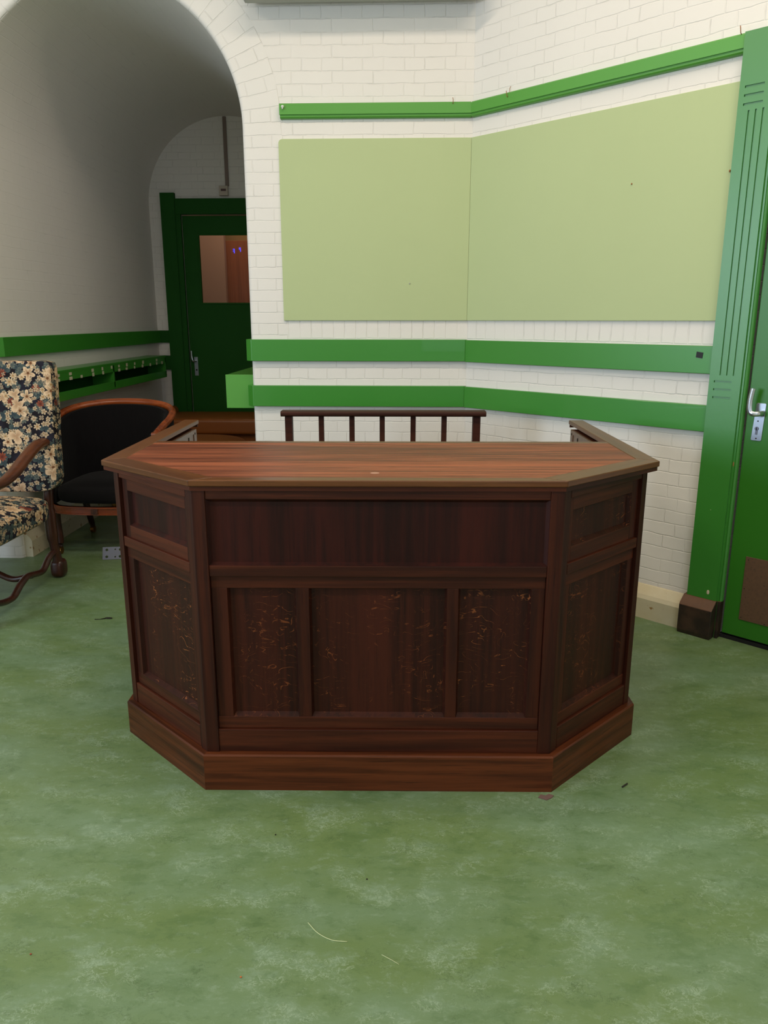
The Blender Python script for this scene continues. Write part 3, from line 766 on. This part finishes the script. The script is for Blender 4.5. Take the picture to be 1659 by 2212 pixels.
# corner posts
for i in range(1, 5):
    c = B_[i]; e0 = (B_[i]-B_[i-1]).normalized(); e1 = (B_[i+1]-B_[i]).normalized()
    n0 = Vector((-e0.y, e0.x, 0)); n1 = Vector((-e1.y, e1.x, 0))
    w0 = .040 if i in (3, ) else (.034 if i == 2 else .03); w1 = .040 if i == 2 else (.034 if i == 3 else .03)
    a, b = c-e0*w0, c+e1*w1
    nn = (n0+n1).normalized()
    mb = MB(); mb.prism([tuple(q_[:2]) for q_ in (a, c, b, b+n1*.05, c+nn*.055, a+n0*.05)], .127, .992, .0015); mb.build('corner_post', M['oak_v'], desk)
def face(i, panels_upper, panels_lower, s_in0, s_in1, mats):
    T, W = face_T(B_[i], B_[i+1])
    a, b = s_in0, W-s_in1
    # horizontal rails flush with the posts
    for z0, z1, nm in ((.963, .992, 'top_rail'), (.722, .757, 'middle_rail'), (.127, .205, 'bottom_rail')):
        mb = MB(T); mb.box(a, b, .003, .035, z0, z1, .002); mb.build(nm, M['oak_h%d' % i], desk)
    mb = MB(T); mb.box(a, b, .034, .040, .127, .992); mb.build('carcass_board', M['oak_inner'], desk)
    # upper field
    if panels_upper is None:
        mb = MB(T); sub_panel(mb, a, b, .757, .963, .006, .018, .010, .008, .010); mb.build('panel', mats[0], desk)
    else:
        (p0, p1, q0, q1) = panels_upper
        for bx, nm, mt in (((a+.004, p0, .012, .032, .757, .963), 'stile', 'oak_v'), ((p1, b, .012, .032, .757, .963), 'stile', 'oak_v'), ((p0, p1, .012, .032, q1, .963), 'inner_rail', 'oak_h%d' % i), ((p0, p1, .012, .032, .757, q0), 'inner_rail', 'oak_h%d' % i)):
            mb = MB(T); mb.box(*bx, .001); mb.build(nm, M[mt], desk)
        mb = MB(T); sub_panel(mb, p0, p1, q0, q1, .0125, .026, .006, .010, .002); mb.build('panel', mats[0], desk)
    # lower field
    z0, z1 = .206, .721; pz0, pz1 = .247, .682
    lo = panels_lower
    for u0, u1 in ((pz1, z1), (z0, pz0)):
        mb = MB(T); mb.box(a+.001, b-.001, .012, .032, u0, u1, .0015); mb.build('inner_rail', M['oak_h%d' % i], desk)
    edges = [a+.001] + [v_ for p in lo for v_ in p] + [b-.001]
    for k in range(0, len(edges), 2):
        mb = MB(T); mb.box(edges[k], edges[k+1], .0125, .032, pz0, pz1, .0015); mb.build('stile', M['oak_v'], desk)
    for k, (p0, p1) in enumerate(lo):
        mb = MB(T); sub_panel(mb, p0, p1, pz0, pz1, .013, .028); mb.build('panel', mats[1+k], desk)
h = B_[3].x
face(2, None, [(-.462+h, -.252+h), (-.211+h, .212+h), (.248+h, .470+h)], .040, .040, [M['oak_panel'], M['oak_panel_soft'], M['oak_panel_soft'], M['oak_panel_fleck']])
T_, W_ = face_T(B_[1], B_[2])
face(1, (W_-.427, W_-.060, .800, .922), [(W_-.424, W_-.062)], .03, .040, [M['oak_panel'], M['oak_panel_fleck']])
face(3, (.066, .420, .806, .920), [(.072, .426)], .040, .03, [M['oak_panel_fleck'], M['oak_panel_soft']])
face(0, (.09, .88, .800, .922), [(.09, .46), (.50, .88)], .03, .034, [M['oak_panel'], M['oak_panel'], M['oak_panel']])
face(4, (.09, .88, .800, .922), [(.09, .46), (.50, .88)], .034, .03, [M['oak_panel'], M['oak_panel'], M['oak_panel']])
# inner lining of the side wings: board, slot, end post
for sg_ in (-1, 1):
    T = lambda p, k=sg_: Vector((k*p.x, p.y, p.z))
    mb = MB(T); mb.box(.862, .874, .42, 1.222, .13, .990, .001); mb.build('lining_board', M['oak_inner'], desk)
    mb = MB(T); mb.box(.862, .874, 1.222, 1.276, .972, .990); mb.build('slot_head', M['oak_inner'], desk)
    mb = MB(T); mb.box(.862, .874, 1.222, 1.276, .13, .50); mb.build('lining_board', M['oak_inner'], desk)
    mb = MB(T); mb.box(.862, .907, 1.276, 1.322, .0, .991, .002); mb.build('end_post', M['oak_inner'], desk)
    mb = MB(T); mb.box(.8605, .8618, 1.175, 1.187, .955, .970); mb.build('peg_hole', M['hole'], desk)
    mb = MB(T); mb.box(.8605, .8618, 1.292, 1.298, .968, .977); mb.build('peg_hole', M['hole'], desk)
# top: mitred border, caps, inlay
TP = [Vector(p) for p in ((-.934,1.395,0), (-.934,.338,0), (-.556,.010,0), (.556,.010,0), (.934,.338,0), (.934,1.395,0))]
zt = 1.0235
I = [(-.868,1.395), (-.868,.3975), (-.868,.752), (-.868,.395), (-.574,.060), (.574,.060)]
def inner(side_w, splay_w, front_w):
    # intersect offset lines
    def line(i, w):
        a, b = TP[i], TP[i+1]; e_ = (b-a).normalized(); n_ = Vector((-e_.y, e_.x, 0)); return a+n_*w, e_
    L = [line(0, side_w), line(1, splay_w), line(2, front_w), line(3, splay_w), line(4, side_w)]
    def cr(A, B):
        (p, r_), (q_, s_) = A, B
        d = r_.x*s_.y - r_.y*s_.x; tt = ((q_.x-p.x)*s_.y - (q_.y-p.y)*s_.x)/d; return p + r_*tt
    return [cr(L[k], L[k+1]) for k in range(4)]
K = inner(.066, .078, .048)
YBK = .752
def slab(poly, mat, nm):
    mb = MB(); mb.prism(poly, zt-.019, zt, .003, seg=3); o = mb.build(nm, mat, desk); return o
t2 = lambda v: (v.x, v.y)
slab([t2(TP[2]), t2(TP[3]), t2(K[2]), t2(K[1])], M['oak_border'], 'top_border')
slab([t2(TP[1]), t2(TP[2]), t2(K[1]), t2(K[0])], M['oak_border1'], 'top_border')
slab([t2(TP[3]), t2(TP[4]), t2(K[3]), t2(K[2])], M['oak_border3'], 'top_border')
slab([t2(TP[0]), t2(TP[1]), t2(K[0]), (K[0].x, 1.395)], M['oak_border_y'], 'top_cap')
slab([t2(TP[4]), t2(TP[5]), (K[3].x, 1.395), t2(K[3])], M['oak_border_y'], 'top_cap')
slab([(K[0].x, YBK-.04), (K[3].x, YBK-.04), (K[3].x, YBK), (K[0].x, YBK)], M['oak_border'], 'top_border')
mb = MB(); mb.prism([t2(K[0]+Vector((.0015,0,0))), t2(K[1]+Vector((0,.0015,0))), t2(K[2]+Vector((0,.0015,0))), t2(K[3]-Vector((.0015,0,0))), (K[3].x-.0015, YBK-.0415), (K[0].x+.0015, YBK-.0415)], zt-.017, zt-.0012)
o = mb.build('desktop_inlay', M['veneer'], desk); o['label'] = 'reddish brown veneered desktop field'
mb = MB(); mb.prism([t2(K[0]), t2(K[1]), t2(K[2]), t2(K[3]), (K[3].x, YBK-.02), (K[0].x, YBK-.02)], zt-.034, zt-.0195); mb.build('desktop_underboard', M['oak_inner'], desk)
# moulding under the slab
Q = offs(TP, .007)
for i in range(5):
    mb = MB(); ring(TP, .006, .030, zt-.033, zt-.0185, i, mb, .0); mb.build('moulding', M['oak_h%d' % i], desk)
for sg_ in (-1, 1):
    mb = MB(lambda p, k=sg_: Vector((k*p.x, p.y, p.z))); mb.box(.872, .928, 1.385, 1.392, zt-.033, zt-.019, .001); mb.build('cap_end', M['oak_h'], desk)
# worn marks on the veneer
mb = MB(); mb.disc((-.01, .13, zt-.0011), .014, .0003, n=16); o = mb.build('ring_stain', m_flat('pale_ring_stain', (168,120,104), .4), desk)

# ------------------------------------------------------------------ baluster railing behind the desk
rl = empty('baluster_railing', (-.0975, 2.159, 0), TH)
tag(rl, 'low dark oak railing with square balusters behind the counter before the white wall', 'railing')
mb = MB(); mb.prism([(1.762,.993), (1.838,.993), (1.846,1.000), (1.846,1.012), (1.838,1.020), (1.762,1.020), (1.754,1.012), (1.754,1.000)], -.535, .527, axis='x', bev=.0015); mb.build('top_rail', M['railing'], rl)
for x0, x1 in ((-.516,-.478), (.461,.500)):
    mb = MB(); mb.box(x0, x1, 1.775, 1.820, 0, .994, .002); mb.build('post', M['railing'], rl)
for x in (-.328, -.168, -.010, .1515, .3125):
    mb = MB(); mb.box(x-.0135, x+.0135, 1.785, 1.810, .52, .994, .0015); mb.build('baluster', M['railing'], rl)
mb = MB(); mb.box(-.478, .461, 1.780, 1.815, .47, .52, .002); mb.build('lower_rail', M['railing'], rl)
mb = MB(); mb.box(-.478, .461, 1.790, 1.805, .10, .47); mb.build('panel', M['railing'], rl)
mb = MB(); mb.box(-.478, .461, 1.780, 1.815, .0, .10, .002); mb.build('plinth', M['railing'], rl)

# ------------------------------------------------------------------ tapestry armchair
ch = empty('armchair', (-2.40, 3.86, 0), 0)
tag(ch, 'high-backed armchair covered in cream floral tapestry with curved wooden arms, at the left edge', 'armchair')
def Tback(c, tilt):
    R = Matrix.Rotation(tilt, 4, 'X'); cc = Vector(c)
    return lambda p: cc + R @ p
# back cushion: panel leaning back, swelling at its foot
mb = MB(); n_ = 22
bm2 = bmesh.new(); bmesh.ops.create_cube(bm2, size=2); bmesh.ops.subdivide_edges(bm2, edges=bm2.edges[:], cuts=18, use_grid_fill=True)
mp = {}
for v in bm2.verts:
    p = v.co; k = 26 if p.z > 0 else 9
    L_ = (abs(p.x)**k + abs(p.y)**k + abs(p.z)**k)**(1/k); q_ = p/L_
    zz = q_.z*.362; f = (1-q_.z)/2
    hw = .408 + .016*max(0, (f-.70)/.30)**2 + .002*f
    xx = q_.x*hw; yy = q_.y*(.045+.018*f)
    if p.y < 0: yy -= (.012+.025*f)*(1-p.x**2)*(1-p.z**4)
    if f > .8: zz += .0
    mp[v] = mb._v((xx, .335 + yy + zz*.10, .895+zz))
for f_ in bm2.faces: mb.bm.faces.new([mp[v] for v in f_.verts])
bm2.free()
mb.build('backrest', M['tapestry'], ch, smooth=True, uv=True)
mb = MB(); mb.cushion((0, -.075, .438), (.372, .385, .072), 6, (0, .02, .036), 18); mb.build('seat', M['tapestry'], ch, smooth=True, uv=True)
for sx in (-1, 1):
    # rear leg: upright, then splayed down to a block foot
    x = sx*.318
    pts = bez([(x, .36, .80), (x-sx*.002, .335, .56), (x-sx*.006, .325, .42), (x-sx*.004, .322, .25), (x+sx*.004, .335, .12), (x-sx*.0, .350, .045)], 5)
    mb = MB(); mb.tube(pts, [.022]*6+[.026]*5+[.032]*5+[.026]*5+[.030]*(len(pts)-21), 10, flat=1.1)
    mb.cushion((x+sx*.002, .350, .055), (.040, .046, .055), 3.5, n=6); mb.build('leg', M['walnut_leg'], ch, smooth=True, auto=60)
    # front leg with scroll foot
    pts = bez([(sx*.33, -.42, .42), (sx*.335, -.435, .36), (sx*.318, -.42, .27), (sx*.30, -.405, .16), (sx*.322, -.435, .06), (sx*.33, -.445, .03)], 5)
    mb = MB(); mb.tube(pts, [.030]*8+[.024]*10+[.030]*(len(pts)-18), 12); mb.cushion((sx*.33, -.445, .035), (.038, .042, .035), 3, n=6); mb.build('leg', M['walnut_leg'], ch, smooth=True, auto=60)
    # arm: S curve from back post to scroll over the arm support
    pts = bez([(sx*.365, .315, .800), (sx*.350, .27, .815), (sx*.345, .18, .805), (sx*.345, .06, .762), (sx*.348, -.08, .710), (sx*.352, -.20, .685), (sx*.355, -.32, .685), (sx*.355, -.44, .690), (sx*.353, -.48, .660), (sx*.352, -.455, .635)], 6)
    mb = MB(); mb.tube(pts, [.023+.006*math.sin(min(1, i/(len(pts)*.6))*PI) + (.008 if i > len(pts)*.8 else 0) for i in range(len(pts))], 12, flat=1.25); mb.build('arm', M['walnut'], ch, smooth=True, auto=60)
    pts = bez([(sx*.350, -.36, .675), (sx*.350, -.405, .60), (sx*.340, -.375, .52), (sx*.335, -.40, .44)], 6)
    mb = MB(); mb.tube(pts, .022, 12, flat=1.1); mb.build('arm_support', M['walnut'], ch, smooth=True, auto=60)
    # wavy side stretcher
    pts = bez([(sx*.318, .33, .165), (sx*.315, .26, .150), (sx*.312, .17, .095), (sx*.312, .08, .105), (sx*.312, .0, .120), (sx*.312, -.08, .100), (sx*.312, -.18, .060), (sx*.315, -.32, .085), (sx*.318, -.41, .130)], 6)
    mb = MB(); mb.tube(pts, .017, 10, flat=1.15); mb.build('stretcher', M['walnut_leg'], ch, smooth=True, auto=60)
    mb = MB(); mb.box(sx*.280, sx*.310, -.40, .31, .372, .410, .004); mb.build('seat_rail', M['walnut_leg'], ch)
pts = bez([(-.312, .05, .108), (-.2, .05, .085), (-.1, .05, .125), (0, .05, .14), (.1, .05, .125), (.2, .05, .085), (.312, .05, .108)], 6)
mb = MB(); mb.tube(pts, .017, 10); mb.build('stretcher', M['walnut_leg'], ch, smooth=True, auto=60)
for y in (-.40, .30):
    mb = MB(); mb.box(-.28, .28, y-.012, y+.012, .372, .410, .004); mb.build('seat_rail', M['walnut_leg'], ch)
# row of tacks along the back edge is part of the piping
pts = [(.404, .325, .56+.02*i) for i in range(34)]
mb = MB()
for i in range(34):
    z = .565+.0195*i; mb.cushion((.409 - .001*(i/34), .330+(z-.895)*.10, z), (.0045,.0045,.0045), 2, n=1)
mb.build('piping_tacks', M['crumb'], ch, smooth=True)

# ------------------------------------------------------------------ black tub chair
tb = empty('tub_chair', (-1.965, 4.88, 0), 0)
tag(tb, 'low tub chair with black upholstery and mahogany top rail under the green shelf', 'armchair')
U = bez([(-.375,-.215,.790), (-.380,-.10,.820), (-.382,.04,.850), (-.362,.17,.882), (-.29,.27,.905), (-.16,.325,.921), (0,.34,.926), (.16,.325,.921), (.29,.27,.905), (.362,.17,.882), (.382,.04,.850), (.380,-.10,.820), (.375,-.215,.790)], 5)
def tub_shell(m0, m1, zlow, name, mat, topd=-.012):
    mb = MB(); n = len(U); rows = []
    for i, p in enumerate(U):
        a = U[min(i+1, n-1)]-U[max(i-1, 0)]; a.z = 0; a.normalize(); nn = Vector((-a.y, a.x, 0))
        if nn.dot(Vector((-p.x, -p.y, 0))) < 0: nn = -nn
        zt_ = p.z+topd
        ring_ = []
        for (d, f) in ((m0, 0), (m0, .5), (m0, .92), (m0+.012, 1.0), (m1-.012, 1.0), (m1, .92), (m1+.012, .55), (m1+.004, .25), (m1, 0)):
            z = zlow + (zt_-zlow)*f
            ring_.append(mb._v((p.x+nn.x*d, p.y+nn.y*d, z)))
        rows.append(ring_)
    for r0, r1 in zip(rows, rows[1:]):
        for k in range(len(r0)): mb.bm.faces.new([r0[k], r0[(k+1) % len(r0)], r1[(k+1) % len(r0)], r1[k]])
    mb.bm.faces.new(rows[0]); mb.bm.faces.new(rows[-1][::-1])
    return mb.build(name, mat, tb, smooth=True, auto=60)
tub_shell(-.004, .060, .335, 'backrest', M['black_cloth'])
mb = MB(); mb.tube(U, .021, 12, flat=1.15)
o = mb.build('top_rail', M['mahogany'], tb, smooth=True, auto=60)
mb = MB(); mb.tube([p+Vector((0,0,.019)) for p in U], .007, 8, flat=1.6); mb.build('top_bead', M['mahogany'], tb, smooth=True, auto=60)
mb = MB(); mb.cushion((0, .0, .395), (.325, .285, .065), 4, (0, .015, .035), 14); mb.build('seat', M['black_cloth'], tb, smooth=True)
# apron, bowed at the front
fr = bez([(-.345,-.20,0), (-.25,-.285,0), (0,-.315,0), (.25,-.285,0), (.345,-.20,0)], 6)
mb = MB()
def bow(mb, z0, z1, t_):
    n = len(fr); R_ = []
    for i, p in enumerate(fr):
        a = (fr[min(i+1, n-1)]-fr[max(i-1, 0)]).normalized(); nn = Vector((-a.y, a.x, 0))
        R_.append([mb._v((p.x-nn.x*t_, p.y-nn.y*t_, z0)), mb._v((p.x-nn.x*t_, p.y-nn.y*t_, z1)), mb._v((p.x+nn.x*.02, p.y+nn.y*.02, z1)), mb._v((p.x+nn.x*.02, p.y+nn.y*.02, z0))])
    for r0, r1 in zip(R_, R_[1:]):
        for k in range(4): mb.bm.faces.new([r0[k], r0[(k+1) % 4], r1[(k+1) % 4], r1[k]])
    mb.bm.faces.new(R_[0]); mb.bm.faces.new(R_[-1][::-1])
bow(mb, .285, .335, .0); bow(mb, .325, .335, .006); bow(mb, .283, .291, .004); mb.build('apron', M['mahogany'], tb)
mb = MB(); mb.box(-.045, .0, -.325, -.30, .290, .326, .003); mb.build('apron_block', M['walnut'], tb)
for sx in (-1, 1):
    pts = bez([(sx*.375,-.215,.790), (sx*.385,-.252,.765), (sx*.372,-.255,.69), (sx*.355,-.245,.60), (sx*.350,-.235,.48), (sx*.345,-.23,.34)], 5)
    mb = MB(); mb.tube(pts, [.024]*5+[.017]*12+[.022]*(len(pts)-17), 12); mb.build('arm_post', M['mahogany'], tb, smooth=True, auto=60)
    mb = MB(); mb.cushion((sx*.380, -.235, .780), (.028,.028,.028), 2, n=6); mb.tube([(sx*.380-.022, -.256, .785), (sx*.380+.022, -.256, .785)], .017, 12); mb.build('arm_scroll', M['mahogany'], tb, smooth=True, auto=50)
    for y, z1, nm in ((-.215, .30, 'front'), (.24, .32, 'rear')):
        mb = MB(); pts = bez([(sx*.315, y, z1), (sx*.318, y-.01*sx*0, .22), (sx*.305, y+(.02 if y > 0 else -.01), .10), (sx*.31, y+(.05 if y > 0 else -.015), .05)], 5)
        mb.tube(pts, [.026-.001*i*.5 for i in range(len(pts))], 12); lg = mb.build('leg', M['walnut_leg'], tb, smooth=True, auto=60)
        mb = MB(); mb.tube([(sx*.31-.012, y+(.05 if y > 0 else -.015), .024), (sx*.31+.012, y+(.05 if y > 0 else -.015), .024)], .024, 16); mb.build('caster', M['brass'], lg, smooth=True, auto=40)
mb = MB(); mb.tube([(-.115,.23,.285), (-.115,.23,.225), (-.115,.23,.20)], [.018,.020,.012], 12); mb.build('spring_boss', M['brass'], tb, smooth=True, auto=50)

# ------------------------------------------------------------------ brown leather seats in the passage
bn = empty('leather_bench', (-1.70, 7.12, 0)); tag(bn, 'brown leather padded bench against the dark green door at the passage end', 'bench')
mb = MB(); mb.cushion((-1.70, 7.13, .53), (.72, .31, .075), 9, (0,0,.006), 16); child(mb, 'seat', M['leather'], bn, smooth=True)
mb = MB(); mb.box(-2.36, -1.03, 6.88, 7.40, .08, .48, .02); child(mb, 'base', M['leather'], bn)
mb = MB(); mb.tube([(-2.33, 6.86, .615), (-2.33, 7.38, .615)], .05, 16); child(mb, 'bolster', M['leather'], bn, smooth=True, auto=50)
for x in (-2.32, -1.09):
    for y in (6.94, 7.34):
        mb = MB(); mb.box(x-.03, x+.03, y-.03, y+.03, 0, .085, .004); child(mb, 'leg', M['walnut_leg'], bn)
bo = empty('leather_ottoman', (-1.86, 6.2, 0)); tag(bo, 'brown leather round-ended ottoman standing before the bench in the passage', 'ottoman')
mb = MB(); mb.cushion((-1.86, 6.16, .40), (.46, .62, .105), 3.4, (0,0,.015), 18); child(mb, 'seat', M['leather'], bo, smooth=True)
mb = MB(); mb.box(-2.20, -1.52, 5.66, 6.66, .06, .33, .03); child(mb, 'base', M['leather'], bo)
for x in (-2.14, -1.58):
    for y in (5.72, 6.60):
        mb = MB(); mb.box(x-.03, x+.03, y-.03, y+.03, 0, .07, .004); child(mb, 'leg', M['walnut_leg'], bo)

# ------------------------------------------------------------------ perforated steel plate and floor litter
def plate():
    c = bpy.data.curves.new('plate', 'CURVE'); c.dimensions = '2D'; c.fill_mode = 'BOTH'; c.extrude = .0014; c.resolution_u = 1
    def sp(pts):
        s = c.splines.new('POLY'); s.points.add(len(pts)-1)
        for i, p in enumerate(pts): s.points[i].co = (p[0], p[1], 0, 1)
        s.use_cyclic_u = True
    W, H = .078, .040
    sp([(-W,-H), (W,-H), (W,H), (-W,H)])
    for x, y, r_ in ((-.052,.022,.0085), (-.052,-.022,.0085), (0,.024,.005), (0,-.024,.005), (.030,.022,.0085), (.030,-.022,.0085), (-.012,.0,.0)):
        if r_ > 0: sp([(x+r_*math.cos(a), y+r_*math.sin(a)) for a in [2*PI*k/16 for k in range(16)]])
    o = bpy.data.objects.new('tmp', c); COL.objects.link(o)
    dg = bpy.context.evaluated_depsgraph_get(); me = bpy.data.meshes.new_from_object(o.evaluated_get(dg)); bpy.data.objects.remove(o)
    me.materials.clear(); me.materials.append(M['steel_dull'])
    p = bpy.data.objects.new('perforated_plate', me); COL.objects.link(p)
    p.location = (-1.878, 4.56, .0375); p.rotation_euler = (math.radians(66), 0, math.radians(9))
    tag(p, 'small perforated steel plate lying on the floor beside the counter', 'metal plate')
plate()
def litter(name, c, pts, r_, m, lab, cat, group=None):
    mb = MB(); mb.tube([Vector(p)+Vector(c) for p in pts], r_, 6); tag(mb.build(name, m, smooth=True), lab, cat, group)
mb = MB(); mb.cushion((-1.535, 3.568, .004), (.020,.007,.004), 2.2, n=4); mb.tube([(-1.55,3.565,.003), (-1.575,3.555,.002), (-1.60,3.552,.002)], [.003,.0015,.002], 6)
tag(mb.build('dry_leaf', M['crumb'], smooth=True), 'dark dried leaf on the green floor left of the counter', 'leaf')
mb = MB(); mb.prism([(.415,2.140), (.425,2.156), (.440,2.150), (.452,2.160), (.466,2.152), (.458,2.140), (.440,2.128)], .0005, .003)
tag(mb.build('paper_scrap', M['scrap']), 'brownish paper scrap on the floor at the counter front right foot', 'scrap')
litter('small_nail', (.709,2.215,.003), [(-.012,-.010,0), (.010,.010,0)], .0025, M['crumb'], 'small dark nail on the floor right of the counter', 'nail')
for x, y, m, lab in ((-.391,1.931,M['crumb'],'dark crumb on the floor just in front of the counter'), (-.11,1.757,M['crumb'],'dark crumb on the open floor further from the counter front'), (-.903,1.476,m_flat('red_crumb',(140,60,40),.8),'reddish crumb near the lower left corner of the floor'), (-.384,1.429,M['orange'],'orange crumb at the bottom edge of the floor view')):
    mb = MB(); mb.cushion((x, y, .0016), (.0026,.0022,.0016), 2, n=2); tag(mb.build('floor_crumb', m, smooth=True), lab, 'crumb')
litter('pale_scratch', (0,0,.0012), bez([(-.250,1.598,0), (-.222,1.566,0), (-.185,1.545,0), (-.146,1.541,0)], 5), .0011, M['scratch'], 'long pale curved thread added as a thin strand on the floor before the counter', 'scratch', 'scratches on the floor')  # pale floor scratch, added here as a thin raised strand
litter('pale_scratch', (0,0,.0011), [(-.06,1.505,0), (-.035,1.49,0), (-.018,1.478,0)], .0008, M['scratch'], 'short straight pale thread added as a thin strand right of the longer curved one', 'scratch', 'scratches on the floor')

# ------------------------------------------------------------------ lights: ceiling luminaires and window daylight
def area(name, loc, rot, sx, sy, power, col):
    l = bpy.data.lights.new(name, 'AREA'); l.shape = 'RECTANGLE'; l.size = sx; l.size_y = sy; l.energy = power; l.color = col
    o = bpy.data.objects.new(name, l); COL.objects.link(o); o.location = loc; o.rotation_euler = rot; return o
LUM = [(-2.6, .3), (-.4, .3), (1.6, .3), (-2.9, 2.6), (-.4, 2.6), (1.2, 2.3)]
for i, (x, y) in enumerate(LUM):
    t = empty('ceiling_light', (x, y, ZC)); tag(t, 'white rectangular ceiling light outside the picture above the hall', 'ceiling light', 'ceiling lights of the hall')
    mb = MB(); mb.box(x-.62, x+.62, y-.16, y+.16, ZC-.09, ZC, .01); child(mb, 'housing', M['plaster'], t)
    area('lamp', (x, y, ZC-.1), (0, 0, 0), 1.15, .28, 27, (1.0, .87, .69))
area('daylight', (-5.12, (WY0+WY1)/2, (WZ0+WZ1)/2), (math.radians(90), 0, math.radians(-90)), 2.1, 1.95, 190, (.66, .83, 1.0))
for a, b, pw in ((.1, 2.1, 24),):
    area('daylight', ((a+b)/2, -3.05, 2.1), (math.radians(90), 0, 0), 1.9, 2.2, pw, (.74, .87, 1.0))
area('back_room_lamp', (-1.7, 8.25, 3.1), (0,0,0), .8, .5, 8, (1.0, .80, .58))

w = bpy.data.worlds.new('world'); SC.world = w; w.use_nodes = True
w.node_tree.nodes['Background'].inputs[0].default_value = (.75, .85, 1, 1); w.node_tree.nodes['Background'].inputs[1].default_value = .6

# ------------------------------------------------------------------ camera
cam = bpy.data.cameras.new('camera'); co = bpy.data.objects.new('camera', cam); COL.objects.link(co); SC.camera = co
p_, yw = math.radians(14.23), math.radians(2.07)
co.location = (0, 0, 1.48); co.rotation_euler = (math.radians(90)-p_, 0, yw)
cam.sensor_fit = 'VERTICAL'; cam.sensor_height = 24; cam.lens = 24*1640/2212; cam.clip_start = .05
SC.view_settings.view_transform = 'Standard'; SC.view_settings.look = 'None'; SC.view_settings.gamma = 1; SC.view_settings.exposure = 0
SC.view_settings.use_curve_mapping = False
